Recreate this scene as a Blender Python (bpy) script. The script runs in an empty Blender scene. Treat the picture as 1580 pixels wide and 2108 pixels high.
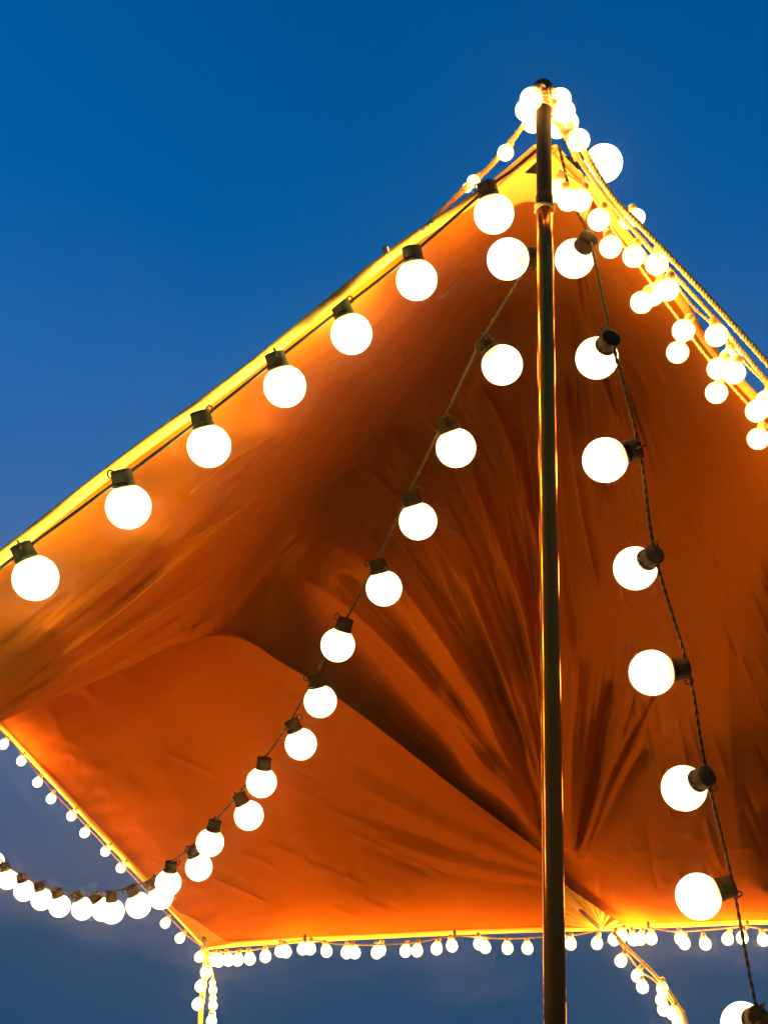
import bpy, math, random
import numpy as np
from mathutils import Vector, Matrix

random.seed(7)
rng = np.random.default_rng(11)
scene = bpy.context.scene
COL = scene.collection

# ------------------------------------------------------------------ camera
FPX, PITCH, CAM_Z = 2400.0, math.radians(27.0), 1.05      # focal length in photo pixels (1580 wide)
cam_d = bpy.data.cameras.new('camera')
cam = bpy.data.objects.new('camera', cam_d)
COL.objects.link(cam)
cam_d.sensor_fit = 'HORIZONTAL'
cam_d.sensor_width = 36.0
cam_d.lens = 36.0 * FPX / 1580.0
cam_d.clip_start, cam_d.clip_end = 0.05, 3000
cam.location = (0, 0, CAM_Z)
cam.rotation_euler = (math.pi / 2 + PITCH, 0, 0)
scene.camera = cam

# ------------------------------------------------------------------ dusk sky
world = bpy.data.worlds.new('World')
scene.world = world
world.use_nodes = True
nt = world.node_tree
nt.nodes.clear()
wo = nt.nodes.new('ShaderNodeOutputWorld')
bg = nt.nodes.new('ShaderNodeBackground')
sky = nt.nodes.new('ShaderNodeTexSky')
sky.sky_type = 'NISHITA'
sky.sun_disc = False
sky.sun_elevation = math.radians(-0.4)
sky.sun_rotation = math.radians(110.0)
sky.altitude = 0
sky.air_density = 1.15
sky.dust_density = 0.8
sky.ozone_density = 4.0
hs = nt.nodes.new('ShaderNodeHueSaturation')
hs.inputs['Saturation'].default_value = 1.2
hs.inputs['Hue'].default_value = 0.489
SKY_STRENGTH = 0.15
bg.inputs['Strength'].default_value = SKY_STRENGTH
hs.inputs['Value'].default_value = 1.36
nt.links.new(sky.outputs[0], hs.inputs['Color'])
# a bank of soft dusk cloud low down all round the horizon
geo = nt.nodes.new('ShaderNodeTexCoord')
sep = nt.nodes.new('ShaderNodeSeparateXYZ')
nt.links.new(geo.outputs['Generated'], sep.inputs[0])
cmap = nt.nodes.new('ShaderNodeMapping'); cmap.inputs['Scale'].default_value = (1.0, 1.0, 2.2)
nt.links.new(geo.outputs['Generated'], cmap.inputs['Vector'])
cn = nt.nodes.new('ShaderNodeTexNoise'); cn.inputs['Scale'].default_value = 4.5; cn.inputs['Detail'].default_value = 5.0; cn.inputs['Roughness'].default_value = 0.5
nt.links.new(cmap.outputs[0], cn.inputs['Vector'])
def wmath(op, a, b, clamp=False):
    n = nt.nodes.new('ShaderNodeMath'); n.operation = op; n.use_clamp = clamp
    for i, v in enumerate((a, b)):
        if isinstance(v, (int, float)): n.inputs[i].default_value = v
        else: nt.links.new(v, n.inputs[i])
    return n.outputs[0]
def band(z0, z1, wob):
    z = wmath('ADD', sep.outputs['Z'], wmath('MULTIPLY', wmath('SUBTRACT', cn.outputs[0], 0.5), wob))
    m = nt.nodes.new('ShaderNodeMapRange'); m.interpolation_type = 'SMOOTHSTEP'
    nt.links.new(z, m.inputs[0]); m.inputs[1].default_value = z0; m.inputs[2].default_value = z1; m.inputs[3].default_value = 1.0; m.inputs[4].default_value = 0.0
    return m.outputs[0]
def cloud(col, base, f):
    m = nt.nodes.new('ShaderNodeMixRGB'); m.inputs[2].default_value = (*col, 1)
    nt.links.new(base, m.inputs[1]); nt.links.new(f, m.inputs[0])
    return m.outputs[0]
c0 = cloud((0.066, 0.140, 0.330), hs.outputs[0], wmath('MULTIPLY', band(0.30, 0.68, 0.16), 0.85))
c1 = cloud((0.052, 0.082, 0.160), c0, wmath('MULTIPLY', band(0.10, 0.44, 0.14), 0.92))
c2 = cloud((0.010, 0.060, 0.142), c1, wmath('MULTIPLY', band(0.085, 0.13, 0.30), 0.8))
nt.links.new(c2, bg.inputs['Color'])
nt.links.new(bg.outputs[0], wo.inputs['Surface'])

# ------------------------------------------------------------------ picture settings
scene.view_settings.view_transform = 'Standard'
scene.view_settings.look = 'None'
scene.view_settings.gamma = 1
scene.view_settings.use_curve_mapping = False
scene.view_settings.exposure = 2.75          # a long dusk exposure
scene.cycles.use_denoising = True
scene.cycles.use_light_tree = True
scene.cycles.transparent_max_bounces = 48
scene.cycles.max_bounces = 4
scene.cycles.diffuse_bounces = 3
scene.cycles.glossy_bounces = 2
scene.cycles.volume_bounces = 0
scene.cycles.sample_clamp_indirect = 1.0
scene.cycles.use_adaptive_sampling = True
scene.cycles.adaptive_threshold = 0.03
scene.cycles.adaptive_min_samples = 24

LAMP_COLOUR, FRONT_COLOUR = (1.0, 0.54, 0.14), (0.86, 1.0, 0.36)
BIG_R, SMALL_R, DROP_R = 0.0415, 0.0235, 0.0235
EXP = 2 ** 2.75
BIG_W, DIM_W, FRONT_W, SIDE_W, SMALL_W, DROP_W, DROP2_W = 1.9 / EXP, 0.55 / EXP, 4.0 / EXP, 1.9 / EXP, 0.30 / EXP, 0.65 / EXP, 1.7 / EXP

# ------------------------------------------------------------------ helpers
CR = cam.rotation_euler.to_matrix()
CRN = np.array(CR)
def at(px, py, d):
    """world point seen at photo pixel (px, py), d metres along the viewing axis"""
    return CR @ Vector(((px - 790) / FPX * d, -(py - 1054) / FPX * d, -d)) + Vector((0, 0, CAM_Z))
def at_np(px, py, d):
    v = np.stack([(px - 790) / FPX * d, -(py - 1054) / FPX * d, -d], -1)
    return v @ CRN.T + np.array([0, 0, CAM_Z])
def pts(l):
    return [at(*p) for p in l]

def tag(o, label=None, cat=None, group=None, kind=None):
    if label: o['label'] = label
    if cat: o['category'] = cat
    if group: o['group'] = group
    if kind: o['kind'] = kind
    return o
def link_mesh(name, me, mat, parent=None, smooth=True):
    o = bpy.data.objects.new(name, me)
    COL.objects.link(o)
    if mat is not None and not me.materials:
        me.materials.append(mat)
    if smooth:
        me.polygons.foreach_set('use_smooth', [True] * len(me.polygons))
    if parent is not None:
        o.parent = parent
        o.location = -Vector(parent.location)
    return o
def new_mesh(name, verts, faces):
    me = bpy.data.meshes.new(name)
    me.from_pydata([tuple(v) for v in verts], [], faces)
    me.update()
    return me
def empty(name, loc):
    o = bpy.data.objects.new(name, None)
    o.empty_display_size = 0.05
    o.location = loc
    COL.objects.link(o)
    return o

def catmull(P, n=10):
    P = [Vector(p) for p in P]
    Q = [P[0] * 2 - P[1]] + P + [P[-1] * 2 - P[-2]]
    out = []
    for i in range(1, len(Q) - 2):
        p0, p1, p2, p3 = Q[i - 1], Q[i], Q[i + 1], Q[i + 2]
        for k in range(n):
            t = k / n
            out.append(0.5 * ((2 * p1) + (p2 - p0) * t + (2 * p0 - 5 * p1 + 4 * p2 - p3) * t * t + (3 * p1 - p0 - 3 * p2 + p3) * t ** 3))
    out.append(P[-1].copy())
    return out
def resample(path, step):
    out = [path[0].copy()]
    acc = 0.0
    for a, b in zip(path[:-1], path[1:]):
        L = (b - a).length
        if L < 1e-9: continue
        t = step - acc
        while t <= L:
            out.append(a.lerp(b, t / L)); t += step
        acc = (acc + L) % step if t - step <= L else acc
        acc = L - (t - step)
    out.append(path[-1].copy())
    return out
def tube_data(path, r, sides=8, verts=None, faces=None):
    verts = [] if verts is None else verts
    faces = [] if faces is None else faces
    n = len(path)
    base = len(verts)
    ref = Vector((0.13, 0.27, 0.95))
    for i, p in enumerate(path):
        t = (path[min(i + 1, n - 1)] - path[max(i - 1, 0)])
        t = t.normalized() if t.length > 1e-9 else Vector((0, 0, 1))
        u = ref - t * ref.dot(t)
        if u.length < 0.05: u = Vector((1, 0, 0)) - t * t.x
        u.normalize(); ref = u
        w = t.cross(u)
        rr = r(i / (n - 1)) if callable(r) else r
        for k in range(sides):
            a = 2 * math.pi * k / sides
            verts.append(p + u * (math.cos(a) * rr) + w * (math.sin(a) * rr))
    for i in range(n - 1):
        for k in range(sides):
            a, b = base + i * sides + k, base + i * sides + (k + 1) % sides
            faces.append((a, b, b + sides, a + sides))
    faces.append(tuple(base + k for k in range(sides))[::-1])
    faces.append(tuple(base + (n - 1) * sides + k for k in range(sides)))
    return verts, faces
def tube(name, path, r, mat, parent=None, sides=8):
    v, f = tube_data(path, r, sides)
    return link_mesh(name, new_mesh(name, v, f), mat, parent)
def twisted(name, path, r, mat, parent=None, strands=2, pitch=0.03, sides=5, step=0.006):
    """strands wound round each other along the path"""
    path = resample(path, step)
    V, F = [], []
    n = len(path)
    fr = []
    ref = Vector((0.13, 0.27, 0.95))
    for i, p in enumerate(path):
        t = (path[min(i + 1, n - 1)] - path[max(i - 1, 0)]).normalized()
        u = ref - t * ref.dot(t)
        u.normalize(); ref = u
        fr.append((u, t.cross(u)))
    for s in range(strands):
        q = []
        for i, p in enumerate(path):
            a = 2 * math.pi * (i * step / pitch + s / strands)
            q.append(p + fr[i][0] * (math.cos(a) * r * 0.95) + fr[i][1] * (math.sin(a) * r * 0.95))
        tube_data(q, r, sides, V, F)
    return link_mesh(name, new_mesh(name, V, F), mat, parent)
def lathe_mesh(name, prof, seg=24, cap0=True, cap1=True):
    """profile of (radius, z) turned round Z"""
    V, F = [], []
    for r, z in prof:
        for k in range(seg):
            a = 2 * math.pi * k / seg
            V.append((r * math.cos(a), r * math.sin(a), z))
    for i in range(len(prof) - 1):
        for k in range(seg):
            a, b = i * seg + k, i * seg + (k + 1) % seg
            F.append((a, b, b + seg, a + seg))
    if cap0: F.append(tuple(range(seg))[::-1])
    if cap1: F.append(tuple((len(prof) - 1) * seg + k for k in range(seg)))
    return new_mesh(name, V, F)

# ------------------------------------------------------------------ materials
def mat_new(name):
    m = bpy.data.materials.new(name)
    m.use_nodes = True
    m.node_tree.nodes.clear()
    return m, m.node_tree, m.node_tree.nodes.new('ShaderNodeOutputMaterial')
def N(t, kind, **kw):
    n = t.nodes.new(kind)
    for k, v in kw.items():
        if k in n.inputs: n.inputs[k].default_value = v
        else: setattr(n, k, v)
    return n
def mat_plain(name, c1, c2, rough=0.6, metal=0.0, scale=30.0, bump=0.2, spec=0.5, tint=None):
    m, t, o = mat_new(name)
    tc = N(t, 'ShaderNodeTexCoord')
    nz = N(t, 'ShaderNodeTexNoise', Scale=scale, Detail=5.0)
    rp = N(t, 'ShaderNodeMixRGB')
    rp.inputs[1].default_value = (*c1, 1); rp.inputs[2].default_value = (*c2, 1)
    bp = N(t, 'ShaderNodeBump', Strength=bump, Distance=0.002)
    p = N(t, 'ShaderNodeBsdfPrincipled', Roughness=rough, Metallic=metal)
    p.inputs['Specular IOR Level'].default_value = spec
    if tint: p.inputs['Specular Tint'].default_value = (*tint, 1)
    L = t.links.new
    L(tc.outputs['Object'], nz.inputs['Vector']); L(nz.outputs[0], rp.inputs[0]); L(rp.outputs[0], p.inputs['Base Color'])
    L(nz.outputs[0], bp.inputs['Height']); L(bp.outputs[0], p.inputs['Normal']); L(p.outputs[0], o.inputs[0])
    return m
def mat_canvas(name, c1, c2, transl=0.15, crumple=1.0):
    m, t, o = mat_new(name)
    L = t.links.new
    tc = N(t, 'ShaderNodeTexCoord')
    big = N(t, 'ShaderNodeTexNoise', Scale=2.3, Detail=6.0, Roughness=0.6)
    mix = N(t, 'ShaderNodeMixRGB')
    mix.inputs[1].default_value = (*c1, 1); mix.inputs[2].default_value = (*c2, 1)
    L(tc.outputs['Object'], big.inputs['Vector']); L(big.outputs[0], mix.inputs[0])
    # crumples in the cloth
    n1 = N(t, 'ShaderNodeTexNoise', Scale=7.0, Detail=4.0, Roughness=0.6, Distortion=0.7)
    n1.noise_type = 'RIDGED_MULTIFRACTAL'
    L(tc.outputs['Object'], n1.inputs['Vector'])
    b1 = N(t, 'ShaderNodeBump', Strength=0.85 * crumple, Distance=0.014)
    L(n1.outputs[0], b1.inputs['Height'])
    p = N(t, 'ShaderNodeBsdfDiffuse', Roughness=0.4)
    tr = N(t, 'ShaderNodeBsdfTranslucent')
    ms = N(t, 'ShaderNodeMixShader'); ms.inputs[0].default_value = transl
    L(mix.outputs[0], p.inputs['Color']); L(mix.outputs[0], tr.inputs['Color'])
    L(b1.outputs[0], p.inputs['Normal']); L(b1.outputs[0], tr.inputs['Normal'])
    L(p.outputs[0], ms.inputs[1]); L(tr.outputs[0], ms.inputs[2]); L(ms.outputs[0], o.inputs[0])
    return m
def mat_globe(name, col, strength, rad):
    m, t, o = mat_new(name)
    e = N(t, 'ShaderNodeEmission', Strength=strength)
    tc = N(t, 'ShaderNodeTexCoord'); sx = N(t, 'ShaderNodeSeparateXYZ'); mr = N(t, 'ShaderNodeMapRange'); mx = N(t, 'ShaderNodeMixRGB')
    mr.inputs[1].default_value = rad * 0.45; mr.inputs[2].default_value = rad * 1.3
    mx.inputs[1].default_value = (*col, 1); mx.inputs[2].default_value = (0.32, 0.15, 0.03, 1)
    for q, w in ((tc.outputs['Object'], sx.inputs[0]), (sx.outputs['Z'], mr.inputs[0]), (mr.outputs[0], mx.inputs[0]), (mx.outputs[0], e.inputs[0])): t.links.new(q, w)
    tr = N(t, 'ShaderNodeBsdfTransparent')
    a = N(t, 'ShaderNodeAddShader')
    t.links.new(e.outputs[0], a.inputs[0]); t.links.new(tr.outputs[0], a.inputs[1]); t.links.new(a.outputs[0], o.inputs[0])
    m.cycles.emission_sampling = 'NONE'
    return m

M_CANVAS = mat_canvas('canvas', (0.44, 0.086, 0.002), (0.52, 0.106, 0.003))
M_HEM = mat_canvas('hem_webbing', (0.80, 0.40, 0.06), (0.84, 0.44, 0.08), crumple=0.4)
M_GLOBE = mat_globe('opal_glass_lit', (1.0, 0.78, 0.36), 2.3 / EXP, BIG_R)
M_GLOBE_S = mat_globe('small_glass_lit', (1.0, 0.74, 0.24), 2.2 / EXP, SMALL_R)
M_SOCKET = mat_plain('brown_rubber', (0.006, 0.0022, 0.0006), (0.012, 0.0045, 0.0014), rough=0.75, scale=60, spec=0.12, tint=(1, 0.5, 0.2))
M_CABLE = mat_plain('dark_cable', (0.010, 0.005, 0.002), (0.022, 0.011, 0.005), rough=0.7, scale=80, spec=0.15, tint=(1, 0.5, 0.2))
M_LEAD = mat_plain('brown_lead', (0.020, 0.010, 0.0035), (0.05, 0.026, 0.010), rough=0.7, scale=120, spec=0.15, tint=(1, 0.5, 0.2))
M_CORD = mat_plain('tan_cord', (0.50, 0.28, 0.07), (0.62, 0.36, 0.10), rough=0.8, scale=200)
M_ROPE = mat_plain('hemp_rope', (0.70, 0.42, 0.10), (0.80, 0.50, 0.14), rough=0.9, scale=150)
M_POLE = mat_plain('bronze_tube', (0.32, 0.065, 0.006), (0.46, 0.11, 0.012), rough=0.18, metal=0.8, scale=9, bump=0.12, tint=(1, 0.6, 0.2))
M_POLE_DARK = mat_plain('black_tube', (0.012, 0.006, 0.003), (0.02, 0.010, 0.005), rough=0.8, metal=0.0, scale=25, spec=0.2, tint=(1, 0.6, 0.3))
M_WOOD = mat_plain('brown_wood', (0.10, 0.05, 0.02), (0.17, 0.085, 0.035), rough=0.7, scale=90)
M_STEEL = mat_plain('steel', (0.45, 0.42, 0.38), (0.55, 0.52, 0.46), rough=0.25, metal=1.0)

# ------------------------------------------------------------------ ground
def mat_ground():
    m, t, o = mat_new('grass_ground')
    L = t.links.new
    tc = N(t, 'ShaderNodeTexCoord')
    a = N(t, 'ShaderNodeTexNoise', Scale=0.35, Detail=8.0)
    b = N(t, 'ShaderNodeTexNoise', Scale=45.0, Detail=4.0)
    r = N(t, 'ShaderNodeMixRGB'); r.inputs[1].default_value = (0.035, 0.055, 0.015, 1); r.inputs[2].default_value = (0.10, 0.085, 0.04, 1)
    bp = N(t, 'ShaderNodeBump', Strength=0.8, Distance=0.03)
    p = N(t, 'ShaderNodeBsdfPrincipled', Roughness=0.95)
    L(tc.outputs['Object'], a.inputs['Vector']); L(tc.outputs['Object'], b.inputs['Vector'])
    L(a.outputs[0], r.inputs[0]); L(r.outputs[0], p.inputs['Base Color'])
    L(b.outputs[0], bp.inputs['Height']); L(bp.outputs[0], p.inputs['Normal']); L(p.outputs[0], o.inputs[0])
    return m
G = 1000.0
ground = link_mesh('ground', new_mesh('ground', [(-G, -G, 0), (G, -G, 0), (G, G, 0), (-G, G, 0)], [(0, 1, 2, 3)]), mat_ground(), smooth=False)
tag(ground, kind='structure')

# ------------------------------------------------------------------ canopy
def tps_fit(c):
    c = np.array(c, float)
    xy, z = c[:, :2] / 1000.0, 1.0 / c[:, 2]
    n = len(c)
    r2 = ((xy[:, None] - xy[None]) ** 2).sum(-1)
    K = np.where(r2 > 0, 0.5 * r2 * np.log(r2 + 1e-20), 0) + np.eye(n) * 3e-5
    P = np.hstack([np.ones((n, 1)), xy])
    A = np.zeros((n + 3, n + 3)); A[:n, :n] = K; A[:n, n:] = P; A[n:, :n] = P.T
    s = np.linalg.solve(A, np.concatenate([z, np.zeros(3)]))
    def f(px, py):
        q = np.stack([px, py], -1).reshape(-1, 2) / 1000.0
        out = np.empty(len(q))
        for i in range(0, len(q), 20000):
            b = q[i:i + 20000]
            d2 = ((b[:, None] - xy[None]) ** 2).sum(-1)
            out[i:i + 20000] = (0.5 * d2 * np.log(d2 + 1e-20)) @ s[:n] + s[n] + b @ s[n + 1:]
        return (1.0 / out).reshape(np.shape(px))
    return f
def curve2(P, n):
    """n points at even arc length along a smooth curve through 2-D or 3-D points"""
    q = catmull([Vector((*p, 0)[:3]) if len(p) == 2 else Vector(p) for p in P], 16)
    a = np.array([tuple(v) for v in q])
    L = np.concatenate([[0], np.cumsum(np.linalg.norm(np.diff(a[:, :2], axis=0), axis=1))])
    s = np.linspace(0, L[-1], n)
    return np.stack([np.interp(s, L, a[:, k]) for k in range(a.shape[1])], -1)
def poly(P, n):
    a = np.array(P, float)
    L = np.concatenate([[0], np.cumsum(np.linalg.norm(np.diff(a[:, :2], axis=0), axis=1))])
    s = np.linspace(0, L[-1], n)
    return np.stack([np.interp(s, L, a[:, k]) for k in range(a.shape[1])], -1)
def coons(top, bot, lef, rig):
    nu, nv = len(top), len(lef)
    u = np.linspace(0, 1, nu)[None, :, None]; v = np.linspace(0, 1, nv)[:, None, None]
    return ((1 - v) * top[None] + v * bot[None] + (1 - u) * lef[:, None] + u * rig[:, None]
            - (1 - u) * (1 - v) * top[0] - u * (1 - v) * top[-1] - (1 - u) * v * bot[0] - u * v * bot[-1])
def folds(px, py, strokes):
    """depth change (m) of creases: each (P0, ctrl, P1, width, amp, skew) a tapering fold along a quadratic curve"""
    out = np.zeros_like(px)
    t = np.linspace(0, 1, 36)
    for (p0, c, p1, w, amp, skew) in strokes:
        b = ((1 - t) ** 2)[:, None] * np.array(p0) + (2 * t * (1 - t))[:, None] * np.array(c) + (t ** 2)[:, None] * np.array(p1)
        lo, hi = b.min(0) - 3.2 * w, b.max(0) + 3.2 * w
        sel = np.where((px > lo[0]) & (px < hi[0]) & (py > lo[1]) & (py < hi[1]))
        if len(sel[0]) == 0: continue
        q = np.stack([px[sel], py[sel]], -1)
        d2 = np.full(len(q), 1e18); tt = np.zeros(len(q)); sg = np.zeros(len(q))
        for i in range(len(t) - 1):
            a, e = b[i], b[i + 1] - b[i]
            k = np.clip(((q - a) @ e) / (e @ e + 1e-9), 0, 1)
            r = q - a - k[:, None] * e
            dd = (r ** 2).sum(-1)
            m = dd < d2
            d2[m] = dd[m]; tt[m] = t[i] + k[m] / (len(t) - 1)
            sg[m] = np.sign(e[0] * r[m][:, 1] - e[1] * r[m][:, 0])
        s = np.sqrt(d2) * sg
        ww = w * (0.45 + 0.55 * np.sin(np.pi * np.clip(tt, 0.05, 0.95)))
        x = s / ww
        prof = np.exp(-np.abs(x) ** 1.5) * (1 + skew * x)
        taper = np.clip(tt / 0.14, 0, 1) * np.clip((1 - tt) / 0.15, 0, 1)
        taper = taper * taper * (3 - 2 * taper)
        out[sel] += amp * prof * taper
    return out

LEFT_HEM = [(1106, 306), (1000, 392), (800, 527), (500, 768), (250, 952), (0, 1148), (-420, 1476)]
RIGHT_HEM = [(1140, 306), (1224, 402), (1300, 500), (1397, 614), (1451, 700), (1538, 802), (1700, 962)]
VALLEY = [(-160, 1552), (0, 1487), (90, 1447), (180, 1410), (280, 1366), (350, 1330), (410, 1312), (450, 1300), (500, 1345), (555, 1400), (625, 1448),
          (705, 1502), (785, 1562), (865, 1624), (945, 1684), (1030, 1740), (1105, 1787), (1165, 1836), (1230, 1877), (1284, 1906)]
VAL_D = [2.85, 3.05, 3.2, 3.4, 3.65, 3.85, 4.0, 4.2, 4.65, 4.9, 4.95, 4.95, 4.93, 4.92, 4.9, 4.88, 4.85, 4.82, 4.78, 4.75]
BACK_HEM = [(1284, 1906), (1400, 1903), (1580, 1897), (1900, 1897)]
ctrlA = [(1106, 306, 2.47), (1000, 392, 2.45), (800, 527, 2.41), (500, 768, 2.34), (250, 952, 2.27), (0, 1148, 2.2), (-420, 1476, 2.1),
         (1140, 306, 2.48), (1224, 402, 2.5), (1300, 500, 2.52), (1397, 614, 2.55), (1538, 802, 2.6), (1700, 962, 2.65),
         (1400, 1903, 4.72), (1580, 1897, 4.72), (1900, 1897, 4.7), (1850, 1200, 3.6), (1880, 1550, 3.95), (1640, 1500, 3.8),
         # the drop behind the front hem
         (905, 505, 2.66), (825, 570, 2.66), (528, 808, 2.60), (276, 992, 2.54), (25, 1188, 2.48), (-180, 1350, 2.42),
         (1040, 415, 2.66), (960, 495, 2.74), (800, 650, 2.74), (560, 890, 2.70), (330, 1110, 2.64), (100, 1300, 2.56),
         # the roof rising steeply away from it to a ridge
         (1000, 570, 3.5), (1060, 610, 4.2), (860, 725, 3.6), (930, 770, 4.6), (720, 845, 3.55), (800, 900, 4.75), (600, 965, 3.5), (680, 1030, 4.7), (480, 1085, 3.4), (560, 1150, 4.5), (380, 1185, 3.3), (430, 1235, 3.9),
         # the gathered fan sagging forward again below the ridge: fold, gutter, overhanging edge
         (680, 1185, 3.95), (790, 1275, 3.85), (905, 1395, 3.82), (1005, 1535, 3.9), (590, 1265, 4.7), (690, 1362, 4.75), (790, 1462, 4.78), (900, 1568, 4.82), (1000, 1672, 4.82),
         (800, 1150, 4.2), (900, 1050, 4.4), (1000, 960, 4.55), (1060, 840, 4.65), (900, 1250, 3.85), (1000, 1200, 3.9), (1080, 1150, 4.15), (1000, 1400, 3.9), (1080, 1400, 3.95), (1080, 1600, 4.15),
         (1190, 520, 3.1), (1200, 620, 3.9), (1250, 760, 4.45), (1380, 720, 3.5), (1480, 860, 3.4), (1300, 900, 4.2), (1450, 1000, 3.75), (1300, 1100, 4.1), (1450, 1250, 3.75), (1570, 1200, 3.55), (1300, 1350, 3.98), (1400, 1550, 3.85), (1300, 1650, 4.2), (1500, 1700, 4.2)]
ctrlA += [(x, y, d) for (x, y), d in zip(VALLEY, VAL_D)]
depthA = tps_fit(ctrlA)

NV = 380
outer = np.concatenate([curve2([(-420, 1476), (-300, 1530), (-160, 1552)], 30)[:-1, :2],
                        poly(VALLEY, 401)[:-1],
                        curve2(BACK_HEM, 201)[:-1, :2],
                        curve2([(1900, 1897), (1890, 1550), (1850, 1200), (1700, 962)], 73)[:, :2]])
NU = len(outer)
inner = np.stack([np.linspace(1106, 1140, NU), 306 - 8 * np.sin(np.linspace(0, np.pi, NU))], -1)
A = coons(inner, outer, curve2(LEFT_HEM, NV)[:, :2], curve2(RIGHT_HEM, NV)[:, :2])
ax, ay = A[..., 0], A[..., 1]
ad = depthA(ax, ay)

C0 = (1165, 1800)
SA = []
# the fan of big folds gathered at the back corner
SA += [((610, 1185), (790, 1270), (1040, 1640), 22, -0.14, 0.4),
       ((680, 1175), (840, 1260), (1075, 1660), 26, 0.134, 0.4),
       ((650, 1105), (850, 1150), (1090, 1640), 24, -0.121, 0.4),
       ((715, 1075), (900, 1130), (1100, 1600), 22, 0.121, 0.3),
       ((700, 940), (930, 1050), (1110, 1560), 24, -0.109, 0.5),
       ((790, 860), (960, 1010), (1110, 1480), 22, 0.109, -0.4),
       ((850, 840), (1010, 960), (1110, 1400), 24, -0.121, 0.5),
       ((930, 820), (1040, 920), (1120, 1330), 24, 0.109, 0.3),
       ((980, 790), (1080, 900), (1125, 1250), 22, -0.121, 0.3),
       ((1040, 600), (1070, 800), (1110, 1120), 28, 0.121, 0.2),
       ((900, 1400), (990, 1520), (1120, 1740), 22, -0.121, 0.4),
       ((1000, 1400), (1060, 1550), (1130, 1750), 20, 0.121, 0.3)]
# right of the pole, hanging from the peak
SA += [((548, 1072), (470, 1180), (372, 1312), 5, -0.03, 0.5), ((300, 1170), (420, 1090), (560, 1010), 6, -0.03, 0.6), ((1190, 470), (1230, 640), (1345, 880), 20, 0.112, 0.5),
       ((1175, 480), (1190, 700), (1290, 900), 18, -0.088, 0.4),
       ((1165, 560), (1180, 800), (1270, 1060), 20, 0.088, 0.3),
       ((1225, 470), (1290, 640), (1380, 820), 18, -0.064, 0.3),
       ((1160, 750), (1175, 1000), (1235, 1230), 18, -0.072, 0.4),
       ((1150, 900), (1165, 1150), (1200, 1400), 16, 0.064, 0.2),
       ((1180, 1770), (1200, 1600), (1270, 1380), 18, 0.080, 0.4),
       ((1195, 1780), (1240, 1680), (1330, 1520), 16, -0.064, 0.4),
       ((1175, 1760), (1175, 1560), (1195, 1300), 18, -0.080, 0.2),
       ((1590, 1650), (1600, 1740), (1600, 1850), 36, 0.10, 0.0),
       ((1500, 1250), (1490, 1500), (1530, 1780), 24, -0.012, 0.5)]
# long folds running into the left corner
SA += [((-120, 1540), (180, 1300), (520, 985), 16, 0.0799, 0.8),
       ((-120, 1545), (200, 1310), (600, 960), 18, -0.0913, 0.6),
       ((-110, 1540), (160, 1340), (470, 1120), 15, 0.1027, 0.8),
       ((-100, 1550), (180, 1360), (480, 1160), 14, -0.0913, 0.5),
       ((-100, 1545), (150, 1390), (420, 1230), 13, 0.1027, 0.8),
       ((-90, 1550), (200, 1400), (440, 1270), 12, -0.0799, 0.4),
       ((-140, 1500), (60, 1350), (260, 1200), 14, 0.0456, 0.8),
       ((-140, 1450), (30, 1310), (150, 1210), 12, 0.0342, 0.8),
       ((380, 1310), (430, 1250), (500, 1150), 14, 0.1141, 0.3),
       ((470, 1270), (540, 1180), (640, 1090), 16, -0.0913, 0.3)]
r2 = random.Random(5)
for i in range(40):      # long sharp pull lines that run into the gathered corner
    a = i / 39 + r2.uniform(-.02, .02)
    p0 = (640 + 470 * a + r2.uniform(-50, 50), 1200 - 560 * a + r2.uniform(-40, 160))
    t0, t1 = r2.uniform(0.0, 0.4), r2.uniform(0.7, 0.97)
    q = lambda t: ((1 - t) ** 2 * p0[0] + 2 * t * (1 - t) * (p0[0] * .45 + 1120 * .55) + t * t * 1140, (1 - t) ** 2 * p0[1] + 2 * t * (1 - t) * (p0[1] * .75 + 1740 * .25) + t * t * 1740)
    SA.append((q(t0), q((t0 + t1) / 2 + .02), q(t1), r2.uniform(7, 15), r2.choice((-1, 1)) * r2.uniform(0.02, 0.055), r2.uniform(-0.8, 0.8)))
for i in range(26):      # the same on the right of the pole, from the peak and from the corner
    a = i / 25
    if i % 2: SA.append(((1165 + 60 * a, 470 + 60 * a), (1180 + 120 * a, 700), (1190 + 230 * a + r2.uniform(-15, 15), 880 + r2.uniform(-120, 160)), r2.uniform(5, 9), r2.choice((-1, 1)) * r2.uniform(0.015, 0.035), r2.uniform(-.8, .8)))
    else: SA.append(((1172 + 30 * a, 1770), (1178 + 90 * a, 1600), (1185 + 190 * a + r2.uniform(-15, 15), 1420 + r2.uniform(-160, 120)), r2.uniform(5, 9), r2.choice((-1, 1)) * r2.uniform(0.012, 0.03), r2.uniform(-.8, .8)))
for i in range(60):      # small creases that follow the fan
    a = r2.uniform(0.05, 0.85)
    L0 = (620 + 480 * a + r2.uniform(-40, 40), 1230 - 600 * a + r2.uniform(-60, 200))
    dx = r2.uniform(35, 130)
    SA.append((L0, (L0[0] + dx * 0.6, L0[1] + dx * (0.4 + a)), (L0[0] + dx, L0[1] + dx * (1.2 + 1.4 * a)), r2.uniform(4, 9), r2.choice((-1, 1)) * r2.uniform(0.006, 0.018), r2.uniform(-0.8, 0.8)))
for i in range(80):
    x, y = r2.uniform(1180, 1560), r2.uniform(700, 1850)
    l = r2.uniform(50, 160)
    s = (x - 1170) / 900
    SA.append(((x, y), (x + l * s * 0.5 + r2.uniform(-8, 8), y + l * 0.5), (x + l * s, y + l), r2.uniform(4, 8), r2.choice((-1, 1)) * r2.uniform(0.004, 0.013), r2.uniform(-0.5, 0.8)))
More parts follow.
